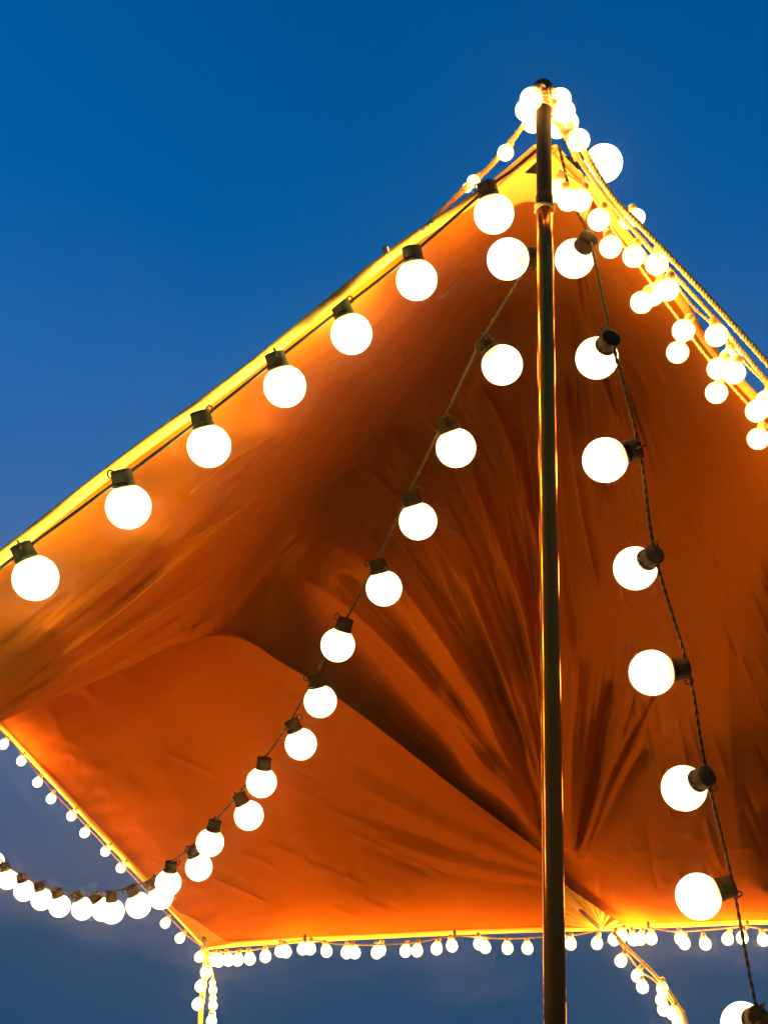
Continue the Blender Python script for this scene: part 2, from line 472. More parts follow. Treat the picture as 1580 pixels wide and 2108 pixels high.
for i in range(26):
    t = r2.uniform(0.05, 0.9)
    x, y = -60 + 560 * t + r2.uniform(-40, 60), 1500 - 480 * t + r2.uniform(-120, 10)
    l = r2.uniform(60, 200)
    SA.append(((x, y), (x + l * .5, y - l * .4 + r2.uniform(-6, 6)), (x + l, y - l * 0.8), r2.uniform(5, 9), r2.choice((-1, 1)) * r2.uniform(0.004, 0.01), 0.6))
def signed(px, py, P):
    b = np.array(P, float); q = np.stack([px, py], -1)
    d2 = np.full(px.shape, 1e18); sg = np.ones_like(px); tt = np.zeros_like(px)
    for i in range(len(b) - 1):
        a, e = b[i], b[i + 1] - b[i]
        k = np.clip(((q - a) @ e) / (e @ e), 0, 1)
        r = q - a - k[..., None] * e
        dd = (r ** 2).sum(-1); m = dd < d2
        d2 = np.where(m, dd, d2); sg = np.where(m, np.sign(e[0] * r[..., 1] - e[1] * r[..., 0]), sg); tt = np.where(m, (i + k) / (len(b) - 1), tt)
    return np.sqrt(d2) * sg, tt
# the roof breaks away behind a sharp crease that follows the front hem
CREASE = [(1120, 405), (1060, 430), (1000, 500), (900, 610), (800, 705), (660, 835), (520, 965), (330, 1165), (150, 1330), (0, 1455), (-140, 1560)]
cs, ct = signed(ax, ay, CREASE[::-1])
cw = 14 + 26 * np.sin(np.pi * ct)
drop = 0.5 * (1 + np.tanh(cs / cw)) * np.exp(-np.clip(cs, 0, None) / 420.0)
ad = ad + 0.12 * drop * np.clip(ct * 2.2 + 0.1, 0, 1) * np.clip((1700 - ax) / 500, 0, 1)
edge = np.minimum(np.linspace(0, 1, NV)[:, None] * 12, 1) * np.ones_like(ax)
side = np.minimum(np.minimum(np.arange(NU), NU - 1 - np.arange(NU)) / 14.0, 1)[None, :]
low = np.minimum((1 - np.linspace(0, 1, NV)[:, None]) * 36 + 0.15, 1)
ad = ad + folds(ax, ay, SA) * edge * side * low
# cloth never lies quite flat
ad = ad + edge * side * 0.012 * (np.sin(ax / 61 + ay / 143) * np.sin(ay / 97 - ax / 210) + 0.6 * np.sin(ax / 37 - ay / 71 + 1.3) * np.sin(ay / 53 + 0.7))
VA = at_np(ax, ay, ad)

def grid_mesh(name, V):
    nv, nu = V.shape[:2]
    idx = np.arange(nv * nu).reshape(nv, nu)
    q = np.stack([idx[:-1, :-1], idx[:-1, 1:], idx[1:, 1:], idx[1:, :-1]], -1).reshape(-1, 4)
    me = bpy.data.meshes.new(name)
    me.vertices.add(nv * nu); me.vertices.foreach_set('co', V.reshape(-1).astype(np.float32))
    me.loops.add(q.size); me.loops.foreach_set('vertex_index', q.reshape(-1).astype(np.int32))
    me.polygons.add(len(q)); me.polygons.foreach_set('loop_start', (np.arange(len(q)) * 4).astype(np.int32))
    me.update(calc_edges=True); me.validate()
    return me

canopy = empty('canvas_canopy', Vector((at(1120, 306, 2.5).x, at(1120, 306, 2.5).y, 0)))
tag(canopy, 'large orange canvas canopy stretched from the pole top, lit from below', 'canopy')
link_mesh('roof_panel', grid_mesh('roof_panel', VA), M_CANVAS, canopy)

# back panel: starts on the roof's valley line, tucks up behind it, then drops to the low hem
i0, i1 = 29, 29 + 400
nB = i1 - i0 + 1
val_px = np.stack([ax[-1, i0:i1 + 1], ay[-1, i0:i1 + 1], ad[-1, i0:i1 + 1]], -1)
TOPB = [(-60, 1430, 4.95), (40, 1425, 4.9), (150, 1385, 4.85), (280, 1330, 4.75), (380, 1292, 4.55), (455, 1292, 4.36), (520, 1324, 4.32), (570, 1358, 4.33), (640, 1400, 4.36), (720, 1455, 4.40),
        (800, 1515, 4.43), (880, 1578, 4.47), (960, 1640, 4.52), (1040, 1700, 4.58), (1110, 1754, 4.64), (1165, 1822, 4.70), (1230, 1872, 4.74), (1284, 1904, 4.76)]
top = curve2(TOPB, nB)
bot = curve2([(425, 1950, 4.75), (480, 1944, 4.77), (640, 1934, 4.8), (900, 1921, 4.8), (1120, 1913, 4.78), (1284, 1910, 4.76)], nB)
NB = 150
lef = curve2([(-60, 1430, 4.95), (10, 1503, 4.92), (150, 1653, 4.84), (290, 1803, 4.79), (425, 1950, 4.75)], NB)
rig = poly([(1284, 1904, 4.76), (1284, 1910, 4.76)], NB)
B = coons(top, bot, lef, rig)
bx, by = B[..., 0], B[..., 1]
vv = np.linspace(0, 1, NB)[:, None]; uu = np.linspace(0, 1, nB)[None]
bd = B[..., 2] + 0.10 * np.sin(np.pi * vv) * np.sin(np.pi * uu) * 1.0
SB = [((1140, 1795), (950, 1690), (700, 1560), 22, 0.0150, 0.3),
      ((1140, 1800), (960, 1740), (720, 1610), 18, -0.0126, 0.5),
      ((1135, 1805), (950, 1760), (690, 1660), 18, 0.0138, 0.4),
      ((1130, 1815), (960, 1800), (760, 1720), 16, -0.0102, 0.4),
      ((1130, 1825), (980, 1820), (800, 1770), 14, 0.0090, 0.4),
      ((1130, 1780), (1000, 1690), (850, 1590), 14, -0.0102, 0.3),
      ((430, 1320), (550, 1370), (640, 1450), 14, 0.0048, 0.4),
      ((300, 1400), (420, 1420), (540, 1480), 12, 0.0030, 0.4)]
for i in range(26):
    x, y = r2.uniform(250, 1020), r2.uniform(1500, 1890)
    l = r2.uniform(50, 140)
    SB.append(((x, y), (x + l * .5, y + l * .18), (x + l, y + l * 0.45), r2.uniform(4, 8), r2.choice((-1, 1)) * r2.uniform(0.002, 0.006), r2.uniform(-.6, .6)))
for k in range(14):      # pleats of the gathered corner
    x = 1170 + 7.5 * k
    SB.append(((x, 1828 + 5.2 * k), ((x + 1235) / 2, 1880), (1238, 1912), 4.5, 0.012 * (-1) ** k, 0.0))
# puckers where each clip pulls the left hem
for x, y in [(44, 1540), (77, 1578), (105, 1607), (147, 1652), (174, 1682), (217, 1727), (249, 1760), (340, 1858), (370, 1890)]:
    SB.append(((x - 6, y + 4), (x + 26, y - 8), (x + 80, y - 18), 18, 0.008, 0.3))
eB = np.minimum(vv * 9, 1) * np.minimum((1 - vv) * 14, 1) * np.minimum((1 - uu) * 40, 1) * np.minimum(uu * 30 + 0.3, 1)
bd = bd + folds(bx, by, SB) * eB + eB * 0.010 * np.sin(bx / 47 + by / 83) * np.sin(by / 61 - bx / 120)
VB = at_np(bx, by, bd)
VVAL = at_np(val_px[:, 0], val_px[:, 1], val_px[:, 2])
frontA = np.clip((470 - bx[0]) / 60, 0, 1)          # on the left the roof hangs in front, on the right the back panel does
mid = at_np(val_px[:, 0] * 0.5 + bx[0] * 0.5, frontA * (np.minimum(val_px[:, 1], by[0]) - 12) + (1 - frontA) * (val_px[:, 1] * .4 + by[0] * .6), (val_px[:, 2] + bd[0]) / 2)
VBf = np.concatenate([VVAL[None], (VVAL * .55 + mid * .45)[None], mid[None], (VB[0] * .6 + mid * .4)[None], VB], 0)
link_mesh('back_panel', grid_mesh('back_panel', VBf), M_CANVAS, canopy)

# rolled hems with their seam cords
def np_path(V, step=1):
    return [Vector(v) for v in V[::step]]
def hem(path, r, name='hem'):
    return tube(name, path, r, M_HEM, canopy, 8)
hem(np_path(VA[:, 0], 3), 0.012)
hem(np_path(VA[:, -1], 3), 0.0105)
hem(np_path(VA[-1, i1:i1 + 200], 3), 0.013)
hem(np_path(VB[-1], 3), 0.013)
hem(np_path(VB[:, 0], 3), 0.012)

# peak reinforcement, corner patches
def patch(name, P, mat, depth_f, lift, n=24, m=10):
    """quad patch of cloth lying just under the roof: P = 4 photo corners"""
    P = np.array(P, float)
    u = np.linspace(0, 1, n)[None, :, None]; v = np.linspace(0, 1, m)[:, None, None]
    q = (1 - u) * (1 - v) * P[0] + u * (1 - v) * P[1] + u * v * P[2] + (1 - u) * v * P[3]
    q[..., 1] += (14 * np.sin(np.pi * u) * v)[..., 0] * -1
    d = depth_f(q[..., 0], q[..., 1]) - lift
    V = at_np(q[..., 0], q[..., 1], d)
    o = link_mesh(name, grid_mesh(name, V), mat, canopy)
    s = o.modifiers.new('thickness', 'SOLIDIFY'); s.thickness = 0.004
    return o
patch('peak_patch', [(1004, 396), (1106, 312), (1112, 416), (1036, 440)], M_HEM, depthA, 0.03)
patch('peak_patch', [(1134, 312), (1222, 404), (1206, 452), (1130, 416)], M_HEM, depthA, 0.03)
def corner(P, lift=0.018):
    V = [at(x, y, d - lift) for x, y, d in P]
    me = new_mesh('corner_patch', V, [tuple(range(len(V)))])
    o = link_mesh('corner_patch', me, M_HEM, canopy, smooth=False)
    s = o.modifiers.new('thickness', 'SOLIDIFY'); s.thickness = 0.004
    return o
corner([(345, 1868, 4.75), (400, 1893, 4.75), (455, 1932, 4.76), (475, 1944, 4.75), (425, 1951, 4.73)], 0.03)
# pleated pocket gathered onto the toggle at the back corner
pu = np.linspace(0, 1, 90)[None, :]; pv = np.linspace(0, 1, 16)[:, None]
rim = poly([(1150, 1909), (1150, 1860), (1163, 1825), (1200, 1849), (1240, 1877), (1283, 1905)], 90)
qx = 1239 + (rim[None, :, 0] - 1239) * (0.06 + 0.94 * pv); qy = 1913 + (rim[None, :, 1] - 1913) * (0.06 + 0.94 * pv)
pw = np.interp(np.linspace(0, 1, 90), np.linspace(0, 1, 24), rng.uniform(-1, 1, 24))[None, :]
pd = 4.705 - 0.02 * pv + 0.014 * pw * np.sin(np.pi * np.clip(pv, 0.05, 1) * 0.75) + 0.006 * np.sin(pu * 88) * pv
pk = link_mesh('corner_patch', grid_mesh('corner_patch', at_np(qx, qy, pd)), M_HEM, canopy)
pk.modifiers.new('thickness', 'SOLIDIFY').thickness = 0.003
# steel stud on the front hem
st = link_mesh('hem_stud', lathe_mesh('hem_stud', [(0.0035, -0.012), (0.0035, 0.0), (0.0075, 0.003), (0.0085, 0.008), (0.006, 0.013), (0.002, 0.015)], 14), M_STEEL, canopy)
st.location = at(796, 517, 2.405) - Vector(canopy.location)
st.rotation_euler = (0, -0.5, 0)
def peg(name, a, b, r, mat, parent, sides=10):
    p = [a.lerp(b, k / 6) for k in range(7)]
    return tube(name, p, lambda t: r * (0.55 if t in (0, 1) else 1.0), mat, parent, sides)
peg('toggle', at(1192, 1873, 4.63), at(1240, 1916, 4.66), 0.0085, M_WOOD, canopy)
peg('toggle', at(418, 1930, 4.68), at(425, 1952, 4.70), 0.010, M_WOOD, canopy)

# ------------------------------------------------------------------ pole
PT, PB = at(1117, 184, 2.46), at(1142, 2108, 1.66)
pdir = (PB - PT).normalized()
foot = PT + pdir * ((PT.z) / -pdir.z)
pole = empty('tent_pole', (foot.x, foot.y, 0))
tag(pole, 'tall slim dark metal tent pole holding up the canopy peak', 'pole')
J = PT + pdir * 0.30
tube('upper_tube', [J.lerp(PT, k / 8) for k in range(9)], 0.0156, M_POLE_DARK, pole, 24)
tube('lower_tube', [foot.lerp(J, k / 20) for k in range(21)], 0.0163, M_POLE, pole, 28)
tube('joint_collar', [J - pdir * 0.012, J - pdir * 0.010, J + pdir * 0.018, J + pdir * 0.02], lambda t: 0.0163 if t in (0, 1) else 0.0172, M_POLE_DARK, pole, 24)
cap = lathe_mesh('cap', [(0.016, -0.02), (0.019, -0.018), (0.021, -0.004), (0.021, 0.008), (0.018, 0.014), (0.010, 0.018), (0.003, 0.019)], 20)
co = link_mesh('cap', cap, M_POLE_DARK, pole); co.location = PT - Vector(pole.location)
def ring_path(c, axis, r, turns, rise, n=22, a0=0.0, wob=0.0):
    z = axis.normalized(); x = z.orthogonal().normalized(); y = z.cross(x)
    out = []
    for i in range(int(n * turns) + 1):
        a = a0 + 2 * math.pi * i / n
        out.append(c + x * math.cos(a) * (r + wob * math.sin(3.3 * a)) + y * math.sin(a) * (r + wob * math.sin(3.3 * a)) + z * rise * i / n)
    return out
tube('cable_wrap', ring_path(PT + pdir * 0.012, pdir, 0.0215, 5, 0.009, wob=0.002), 0.0040, M_CORD, pole, 7)
# dark triangular plates either side of the pole at the peak
for (pa, pb, pc, dd) in (((1078, 356), (1106, 330), (1106, 358), 2.44), ((1160, 320), (1198, 326), (1190, 350), 2.46)):
    V = [at(*pa, dd), at(*pb, dd), at(*pc, dd), at(*pa, dd + .012), at(*pb, dd + .012), at(*pc, dd + .012)]
    o = link_mesh('peak_plate', new_mesh('peak_plate', V, [(0, 1, 2), (5, 4, 3), (0, 3, 4, 1), (1, 4, 5, 2), (2, 5, 3, 0)]), M_POLE_DARK, pole, smooth=False)
    bv = o.modifiers.new('bevel', 'BEVEL'); bv.width = 0.002

# ------------------------------------------------------------------ lamps
def sphere_profile(R, z_top, n=16):
    out = []
    a1 = math.acos(max(-1, min(1, z_top / R)))
    for i in range(n + 1):
        a = math.pi - (math.pi - a1) * i / n
        out.append((max(R * math.sin(a), R * 0.02), R * math.cos(a)))
    return out
R = BIG_R
ME_BIG = lathe_mesh('bulb', sphere_profile(R, R * 0.90, 18) + [(R * 0.40, R * 0.98), (R * 0.39, R * 1.05)], 32)
ME_BIG.materials.append(M_GLOBE)
ME_SOCK = lathe_mesh('socket', [(R * .40, R * .86), (R * .49, R * .87), (R * .51, R * .92), (R * .51, R * 1.06), (R * .47, R * 1.08), (R * .47, R * 1.12), (R * .49, R * 1.14), (R * .47, R * 1.54), (R * .49, R * 1.62), (R * .38, R * 1.66), (R * .2, R * 1.68)], 24)
ME_SOCK.materials.append(M_SOCKET)
def hook_mesh():
    P = [Vector((R * .50, 0, R * 1.40)), Vector((R * .66, 0, R * 1.45)), Vector((R * .70, 0, R * 1.62)), Vector((R * .60, 0, R * 1.76)), Vector((R * .45, 0, R * 1.72)), Vector((R * .38, 0, R * 1.6))]
    v, f = tube_data(catmull(P, 5), R * .04, 6)
    me = new_mesh('hook', v, f); me.materials.append(M_CABLE); return me
ME_HOOK = hook_mesh()
r = SMALL_R
ME_SMALL = lathe_mesh('bulb', sphere_profile(r, r * 0.88, 14) + [(r * .36, r * 1.02)], 24)
ME_SMALL.materials.append(M_GLOBE_S)
ME_SSOCK = lathe_mesh('socket', [(r * .36, r * .88), (r * .42, r * .9), (r * .42, r * 1.3), (r * .34, r * 1.5), (r * .16, r * 1.62)], 14)
ME_SSOCK.materials.append(M_CORD)
ME_DROP = lathe_mesh('bulb', [(r * .05, -r), (r * .42, -r * .93), (r * .75, -r * .70), (r * .95, -r * .36), (r, 0), (r * .95, r * .34), (r * .78, r * .74), (r * .55, r * 1.12), (r * .38, r * 1.42)], 20)
ME_DROP.materials.append(M_GLOBE_S)
ME_DSOCK = lathe_mesh('socket', [(r * .38, r * 1.38), (r * .42, r * 1.4), (r * .38, r * 1.8), (r * .2, r * 1.95)], 12)
ME_DSOCK.materials.append(M_CORD)
for me in (ME_BIG, ME_SOCK, ME_HOOK, ME_SMALL, ME_SSOCK, ME_DROP, ME_DSOCK):
    me.polygons.foreach_set('use_smooth', [True] * len(me.polygons))
LIGHTS = {}
def lamp_data(kind, watt, rad):
    if kind not in LIGHTS:
        l = bpy.data.lights.new('filament_' + kind, 'POINT')
        l.energy, l.color, l.shadow_soft_size = watt, FRONT_COLOUR if kind == 'front' else LAMP_COLOUR, rad * 0.8
        LIGHTS[kind] = l
    return LIGHTS[kind]
def child(name, me, parent, mat=None):
    o = bpy.data.objects.new(name, me); COL.objects.link(o); o.parent = parent
    if mat is not None: o.matrix_local = mat
    return o
KIND = {'big': (ME_BIG, ME_SOCK, BIG_W, BIG_R), 'front': (ME_BIG, ME_SOCK, FRONT_W, BIG_R), 'dim': (ME_BIG, ME_SOCK, DIM_W, BIG_R), 'side': (ME_BIG, ME_SOCK, SIDE_W, BIG_R), 'drop2': (ME_DROP, ME_DSOCK, DROP2_W, DROP_R), 'small': (ME_SMALL, ME_SSOCK, SMALL_W, SMALL_R), 'drop': (ME_DROP, ME_DSOCK, DROP_W, DROP_R)}
def bulb(parent, kind, c, axis, spin=0.0, size=1.0):
    """a lit bulb with centre c; axis points from the globe towards its socket"""
    me, sk, w, rad = KIND[kind]
    rot = axis.normalized().to_track_quat('Z', 'Y').to_matrix().to_4x4() @ Matrix.Rotation(spin, 4, 'Z')
    b = child('bulb', me, parent, Matrix.Translation(c - Vector(parent.location)) @ rot @ Matrix.Scale(size, 4))
    s = child('socket', sk, b)
    if kind in ('big', 'dim', 'front', 'side'): child('hook', ME_HOOK, b)
    l = child('filament', lamp_data(kind, w, rad), b)
    return b
def string(label, group='strings of lit bulbs', at0=(0, 0, 0), cat='string lights', name='string_lights'):
    return tag(empty(name, at0), label, cat, group)

BF = 2 * BIG_R * FPX           # globe diameter in px = BF / depth
def big_string(label, bulbs, lead, tail, cable_kw, twist=True, kind='big', n_dim=0):
    """bulbs: (x, y, depth, socket x, socket y, socket depth change)"""
    root = string(label, 'large globe festoon strings', at(*lead[0]))
    path = list(pts(lead))
    rr = random.Random(len(bulbs))
    for q, (x, y, d, sx, sy, dd) in enumerate(bulbs):
        c = at(x, y, d); s = at(sx, sy, d + dd)
        axis = (s - c).normalized()
        bulb(root, 'dim' if q < n_dim else kind, c, axis, rr.uniform(0, 6.28))
        path.append(c + axis * (BIG_R * (1.3 if kind == 'front' else 1.6)))
    path += pts(tail)
    path = catmull(path, 10)
    if twist: twisted('cable', path, cable_kw.get('r', 0.0026), cable_kw['mat'], root, pitch=0.035)
    else: tube('cable', path, cable_kw.get('r', 0.003), cable_kw['mat'], root, 8)
    return root

big_string('large globe festoon string along the sloping front hem on the left',
    [(1016, 440, 2.42, 1004, 392, 0), (857, 576, 2.35, 849, 524, 0), (723, 687, 2.33, 705, 640, 0), (586, 795, 2.27, 570, 746, 0), (430, 918, 2.22, 416, 867, 0), (264, 1043, 2.14, 253, 990, 0), (73, 1190, 2.12, 50, 1140, 0), (-115, 1335, 2.06, -132, 1283, 0), (-290, 1470, 2.02, -305, 1420, 0)],
    [(1128, 288, 2.44), (1060, 345, 2.43)], [(-380, 1450, 2.07), (-418, 1474, 2.1)], {'mat': M_CABLE, 'r': 0.0034}, twist=False, kind='front', n_dim=1)
S2B = [(1045, 533, 2.31, 1096, 528, 0.03), (1033, 751, 2.37, 998, 708, 0.01), (938, 922, 2.43, 921, 876, 0), (860, 1073, 2.55, 846, 1027, 0), (790, 1211, 2.69, 779, 1168, 0), (695, 1328, 2.85, 708, 1288, 0),
       (659, 1444, 2.97, 650, 1404, 0), (619, 1532, 3.06, 602, 1492, 0), (538, 1611, 3.2, 543, 1572, 0), (512, 1679, 3.3, 494, 1643, 0), (432, 1735, 3.5, 441, 1698, 0), (409, 1786, 3.62, 394, 1749, 0),
       (346, 1818, 3.75, 351, 1783, 0), (331, 1846, 3.9, 309, 1814, 0), (285, 1864, 3.85, 272, 1834, 0), (231, 1877, 4.05, 229, 1845, 0), (212, 1873, 4.25, 194, 1846, 0), (170, 1871, 4.4, 157, 1843, 0),
       (123, 1866, 4.5, 116, 1838, 0), (86, 1852, 4.55, 80, 1825, 0), (50, 1834, 4.7, 44, 1806, 0), (16, 1810, 4.75, 9, 1782, 0), (-12, 1775, 4.85, -20, 1748, 0)]
big_string('large globe festoon string swooping from pole down to the lower left', S2B,
    [(1118, 500, 2.27), (1108, 515, 2.28)], [(-60, 1700, 4.9), (-140, 1620, 5.0)], {'mat': M_LEAD, 'r': 0.0019}, n_dim=6)
S3B = [(1182, 532, 2.46, 1207, 497, -0.045), (1228, 737, 2.28, 1252, 703, -0.045), (1245, 947, 2.14, 1303, 925, 0.0), (1307, 1170, 2.22, 1340, 1146, -0.045), (1341, 1385, 2.14, 1405, 1377, 0.0),
       (1407, 1623, 2.16, 1446, 1602, -0.04), (1437, 1846, 2.14, 1498, 1826, 0.0), (1530, 2112, 2.16, 1556, 2096, -0.045), (1560, 2350, 2.1, 1618, 2335, 0.0), (1625, 2590, 2.1, 1655, 2570, -0.045)]
big_string('large globe festoon string hanging right of the pole, every second socket facing viewer', S3B,
    [(1150, 300, 2.44), (1180, 420, 2.43)], [(1690, 2760, 2.0), (1730, 2900, 1.95)], {'mat': M_LEAD, 'r': 0.0020}, kind='side', n_dim=2)

# peak string: one big globe and a cluster of small globes round the pole head
root = string('cluster of small globe bulbs bunched around the pole head', 'strings of small bulbs', at(1125, 200, 2.42))
PK = [(1093, 203, 2.40, 1106, 180), (1083, 226, 2.44, 1102, 205), (1097, 250, 2.46, 1112, 240), (1152, 204, 2.42, 1134, 186), (1160, 229, 2.40, 1140, 212), (1147, 262, 2.5, 1136, 246), (1190, 288, 2.40, 1165, 268), (1168, 252, 2.5, 1150, 240)]
path = []
for k, (x, y, d, sx, sy) in enumerate(PK):
    c = at(x, y, d); ax_ = (at(sx, sy, d + 0.01) - c).normalized()
    bulb(root, 'small', c, ax_); path.append(c + ax_ * SMALL_R * 1.6)
twisted('cable', catmull([at(1120, 176, 2.42)] + path + [at(1185, 330, 2.42)], 8), 0.0022, M_CORD, root)
root = string('single large globe bulb beside the pole head on its own short lead', 'large globe festoon strings', at(1185, 300, 2.45))
c = at(1241, 336, 2.52); a_ = at(1196, 322, 2.56) - c
bulb(root, 'big', c, a_)
tube('cable', catmull([c + a_.normalized() * BIG_R * 1.72, at(1170, 300, 2.54), at(1150, 262, 2.5), at(1135, 215, 2.46)], 8), 0.003, M_CABLE, root)

def small_string(label, bulbs, cordpts, kind='small', r=0.0022, mat=None, group='strings of small bulbs', clips=()):
    """bulbs: (x, y, depth[, hang dx, hang dy]) hang vector points from globe to cord"""
    root = string(label, group, at(*cordpts[0]))
    for b in bulbs:
        x, y, d = b[:3]
        hx, hy = b[3:5] if len(b) > 3 else (0, -1)
        c = at(x, y, d)
        bulb(root, kind, c, at(x + hx * 20, y + hy * 20, d) - c, size=b[5] if len(b) > 5 else 1.0)
    twisted('cable', catmull(pts(cordpts), 10), r, mat or M_CORD, root, pitch=0.022, sides=5, step=0.008)
    for (x, y, d) in clips:
        peg('clip', at(x, y - 8, d), at(x + 1, y + 9, d), 0.0065, M_WOOD, root, 8)
    return root
# right-hand slope
small_string('string of small globes running down the right canopy hem',
    [(1169, 411, 2.42, -.2, -1), (1194, 412, 2.42, .3, -1), (1147, 392, 2.44, .2, -1), (1232, 452, 2.42, .3, -1), (1256, 508, 2.42, -.2, -1), (1304, 527, 2.44, .2, -1), (1320, 622, 2.44, .5, -1), (1343, 607, 2.46, .5, -1), (1394, 725, 2.46, .3, -1),
     (1474, 808, 2.48, .3, -1), (1560, 903, 2.5, .3, -1)],
    [(1150, 350, 2.44), (1185, 372, 2.43), (1232, 420, 2.43), (1270, 486, 2.44), (1316, 550, 2.45), (1350, 596, 2.46), (1395, 656, 2.48), (1460, 743, 2.5), (1539, 833, 2.52), (1640, 945, 2.55)])
small_string('string of small globes on the rope outside the right hem',
    [(1309, 447, 2.46, -.4, -1, .8), (1290, 455, 2.48, -.4, -1, .7), (1351, 543, 2.42, .1, -1), (1373, 596, 2.4, .2, -1), (1406, 680, 2.42, .5, -1), (1474, 690, 2.4, -.2, -1), (1478, 759, 2.42, .6, -1), (1510, 767, 2.4, .3, -1), (1503, 738, 2.44, 0, -1),
     (1557, 846, 2.42, .5, -1), (1578, 826, 2.4, .2, -1), (1613, 890, 2.4, .2, -1)],
    [(1150, 252, 2.44), (1200, 335, 2.44), (1262, 424, 2.44), (1340, 512, 2.43), (1418, 622, 2.43), (1470, 672, 2.42), (1525, 738, 2.42), (1585, 800, 2.41), (1690, 920, 2.4)])
# left of the pole head, slipping behind the hem
small_string('short string of small globes left of the pole head above the hem',
    [(1040, 314, 2.5, .6, -1, .75), (974, 373, 2.52, .5, -.6, .6), (961, 386, 2.54, .5, -.6, .45)],
    [(1098, 238, 2.46), (1066, 268, 2.48), (1036, 305, 2.5), (1002, 345, 2.52), (968, 372, 2.52), (925, 414, 2.49), (886, 462, 2.43)])
# back hem
BK = [(441, 1977), (450, 1979), (470, 1977), (489, 1977), (514, 1975), (546, 1970), (577, 1959), (588, 1960), (623, 1954), (638, 1954), (672, 1959), (713, 1962), (730, 1962), (775, 1962), (782, 1957), (834, 1959), (858, 1958),
      (898, 1954), (930, 1948), (986, 1944), (998, 1951), (1044, 1953), (1085, 1953), (1174, 1944), (1228, 1943)]
dep = lambda x: 4.70 if x < 900 else 4.70 - (x - 900) / 380 * 0.03
rr = random.Random(3)
small_string('string of small teardrop bulbs under the long low back hem', [(x, y, dep(x) + rr.uniform(-.03, .03), rr.uniform(-.25, .25), -1) for x, y in BK],
    [(428, 1962, 4.7), (520, 1956, 4.7), (626, 1936, 4.7), (700, 1944, 4.69), (780, 1945, 4.69), (860, 1940, 4.69), (934, 1927, 4.69), (1000, 1931, 4.69), (1060, 1932, 4.69), (1115, 1929, 4.68), (1175, 1926, 4.67), (1240, 1914, 4.66)],
    'drop', clips=[(627, 1932, 4.69), (935, 1923, 4.68)])
BR = [(1263, 1935), (1279, 1928), (1303, 1935), (1317, 1934), (1340, 1933), (1400, 1933), (1408, 1943), (1451, 1944), (1497, 1934), (1527, 1932), (1570, 1936), (1612, 1938)]
small_string('string of small teardrop bulbs under the back hem right of the pole', [(x, y, 4.63 + rr.uniform(-.03, .03), rr.uniform(-.25, .25), -1) for x, y in BR],
    [(1240, 1914, 4.66), (1285, 1910, 4.65), (1333, 1910, 4.64), (1390, 1918, 4.64), (1460, 1914, 4.63), (1537, 1908, 4.63), (1600, 1916, 4.63), (1720, 1910, 4.63)],
    'drop2', clips=[(1333, 1906, 4.64), (1537, 1904, 4.63)])
BL = [(7, 1533), (44, 1567), (77, 1611), (105, 1645), (147, 1680), (174, 1715), (217, 1753), (249, 1787), (340, 1901), (370, 1932), (410, 1971)]
small_string('string of small teardrop bulbs along the slanting lower left hem', [(x, y, 4.86 - (x / 425) * .14, .55 + rr.uniform(-.2, .2), -1, .86) for x, y in BL],
    [(-30, 1485, 4.84), (18, 1520, 4.83), (70, 1583, 4.82), (118, 1640, 4.80), (170, 1692, 4.79), (230, 1757, 4.77), (300, 1833, 4.75), (345, 1885, 4.73), (390, 1930, 4.72), (425, 1955, 4.7)], 'drop2', r=0.002)
# guy straps
def to_ground(path):
    """carry a line straight on along its last stretch until it meets the ground"""
    d = path[-1] - path[-2]
    if d.z >= -1e-4: return path
    end = path[-1] + d * (path[-1].z / -d.z)
    return path + [path[-1].lerp(end, k / 12) for k in range(1, 13)]
def strap(label, P, w, th, mat, normal=Vector((1, 0, 0)), name='guy_strap'):
    path = to_ground(catmull(pts(P), 10))
    V, F = [], []
    for i, p in enumerate(path):
        V += [p + normal * (w * a) + Vector((0, b * th, 0)) for a, b in ((-.5, -.5), (.5, -.5), (.5, .5), (-.5, .5))]
    for i in range(len(path) - 1):
        for k in range(4):
            a, b = 4 * i + k, 4 * i + (k + 1) % 4
            F.append((a, b, b + 4, a + 4))
    F += [(3, 2, 1, 0), tuple(4 * (len(path) - 1) + k for k in range(4))]
    o = link_mesh(name, new_mesh(name, V, F), mat, smooth=False)
    return tag(o, label, 'guy line', 'canopy guy lines')
strap('narrow webbing guy strap hanging straight down from the low left corner', [(425, 1952, 4.72), (421, 2000, 4.72), (415, 2060, 4.7), (412, 2108, 4.68), (406, 2240, 4.62), (400, 2400, 4.55)], 0.018, 0.004, M_HEM)
small_string('short strand of three teardrop bulbs on the low left corner strap', [(424, 2002, 4.68, .3, -1), (413, 2031, 4.68, .6, -1), (407, 2068, 4.66, .6, -1)],
    [(426, 1958, 4.69), (430, 1985, 4.68), (422, 2025, 4.67), (420, 2060, 4.66), (410, 2110, 4.65), (404, 2240, 4.58)], 'drop')
small_string('strand of tiny beads of light hanging right of the low left strap', [(437, 2024, 4.68, .1, -1, .55), (438, 2039, 4.68, -.1, -1, .72), (438, 2056, 4.67, .1, -1, .62), (438, 2071, 4.67, -.1, -1, .78), (437, 2089, 4.66, 0, -1, .6), (435, 2103, 4.65, 0, -1, .9)],
    [(428, 1960, 4.69), (434, 1990, 4.69), (440, 2020, 4.68), (440, 2060, 4.67), (438, 2110, 4.65), (436, 2240, 4.6)], 'drop')
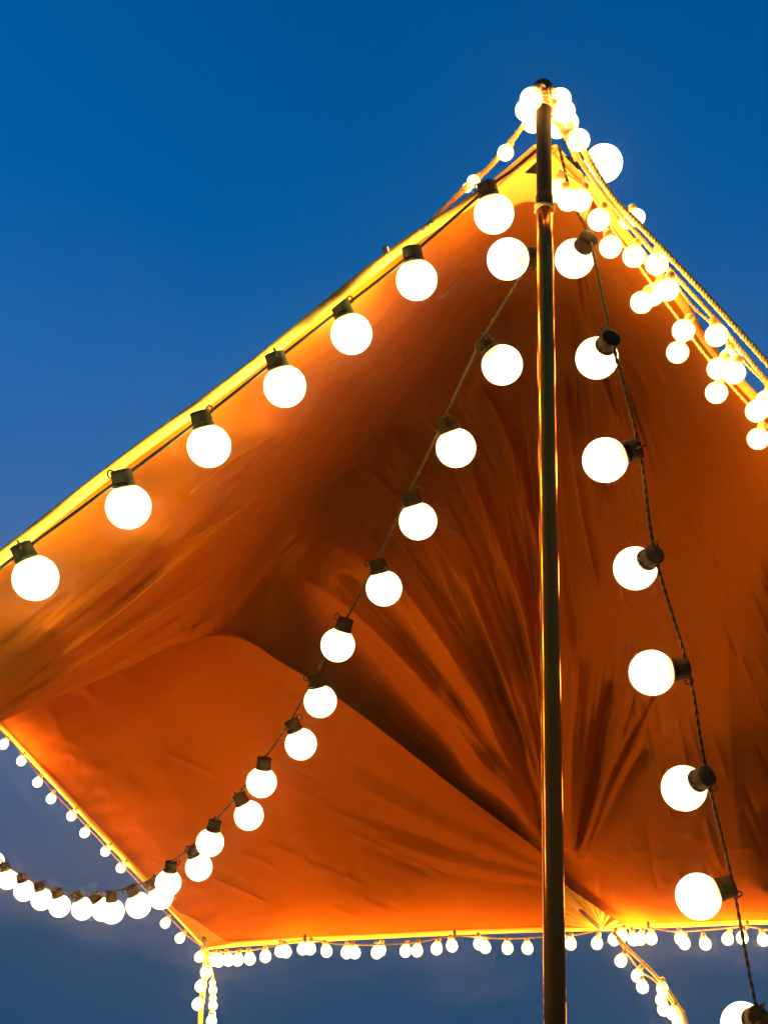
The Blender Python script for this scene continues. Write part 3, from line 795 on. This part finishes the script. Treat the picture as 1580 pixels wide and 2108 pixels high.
small_string('string of teardrop bulbs trailing along the curved back corner rope', [(1277, 1979, 4.54, .5, -1), (1311, 2010, 4.52, .4, -1), (1322, 2033, 4.5, -.1, -1), (1363, 2037, 4.48, 0, -1), (1361, 2059, 4.47, .3, -1), (1365, 2079, 4.46, .2, -1), (1383, 2087, 4.45, .3, -1), (1395, 2102, 4.43, .5, -1)],
    [(1268, 1932, 4.57), (1292, 1966, 4.55), (1318, 2000, 4.52), (1345, 2018, 4.5), (1372, 2050, 4.48), (1388, 2075, 4.45), (1408, 2112, 4.4), (1432, 2240, 4.3)], 'drop')
# ropes from the pole head
def rope(label, P, r, mat=M_ROPE, ground_end=True):
    path = catmull(pts(P), 12)
    if ground_end: path = to_ground(path)
    o = twisted('guy_rope', path, r, mat, None, strands=3, pitch=0.026, sides=6, step=0.006)
    return tag(o, label, 'rope', 'canopy guy lines')
rope('thick outer guy rope from the pole head down the right side', [(1136, 182, 2.44), (1190, 290, 2.42), (1256, 400, 2.42), (1320, 467, 2.41), (1381, 531, 2.40), (1480, 637, 2.38), (1580, 748, 2.35), (1760, 950, 2.3), (2100, 1340, 2.2)], 0.0038)
rope('thinner middle guy rope just inside the thick rope on the right', [(1138, 232, 2.45), (1180, 310, 2.45), (1243, 402, 2.44), (1345, 520, 2.43), (1470, 655, 2.41), (1580, 786, 2.38), (1740, 965, 2.33), (2060, 1330, 2.2)], 0.0028)
rope('pale guy rope leaving the pole head on the left behind the hem', [(1108, 215, 2.47), (1080, 252, 2.49), (1046, 300, 2.52), (1000, 352, 2.54), (955, 392, 2.52), (905, 436, 2.47), (868, 478, 2.425)], 0.0030, ground_end=False)
rope('golden corner guy rope curving down right below the back hem', [(1262, 1920, 4.58), (1290, 1952, 4.56), (1330, 1990, 4.52), (1365, 2028, 4.48), (1390, 2064, 4.45), (1412, 2108, 4.4), (1440, 2240, 4.3), (1455, 2400, 4.2)], 0.0042)
kn = PT + pdir * 0.318
o = tube('rope_lashing', ring_path(kn, pdir, 0.0180, 2.2, 0.0045, wob=0.0015), 0.0020, M_CORD, None, 7)
tag(o, 'short rope lashing tied round the pole below the peak', 'rope', 'canopy guy lines')

# ------------------------------------------------------------------ thin volume added to imitate camera bloom round the bulbs
hm, ht, ho = mat_new('bloom_volume')
hv = N(ht, 'ShaderNodeVolumePrincipled')
hv.inputs['Color'].default_value = (0.92, 0.92, 0.94, 1)
hv.inputs['Density'].default_value = 0.0030
hv.inputs['Anisotropy'].default_value = 0.97
ht.links.new(hv.outputs[0], ho.inputs['Volume'])
HV = [(x, y, z) for x in (-8, 8) for y in (-5, 12) for z in (-1, 4.6)]
hz = link_mesh('bloom_volume', new_mesh('bloom_volume', HV, [(0, 1, 3, 2), (4, 6, 7, 5), (0, 4, 5, 1), (2, 3, 7, 6), (0, 2, 6, 4), (1, 5, 7, 3)]), hm, smooth=False)
tag(hz, kind='stuff')
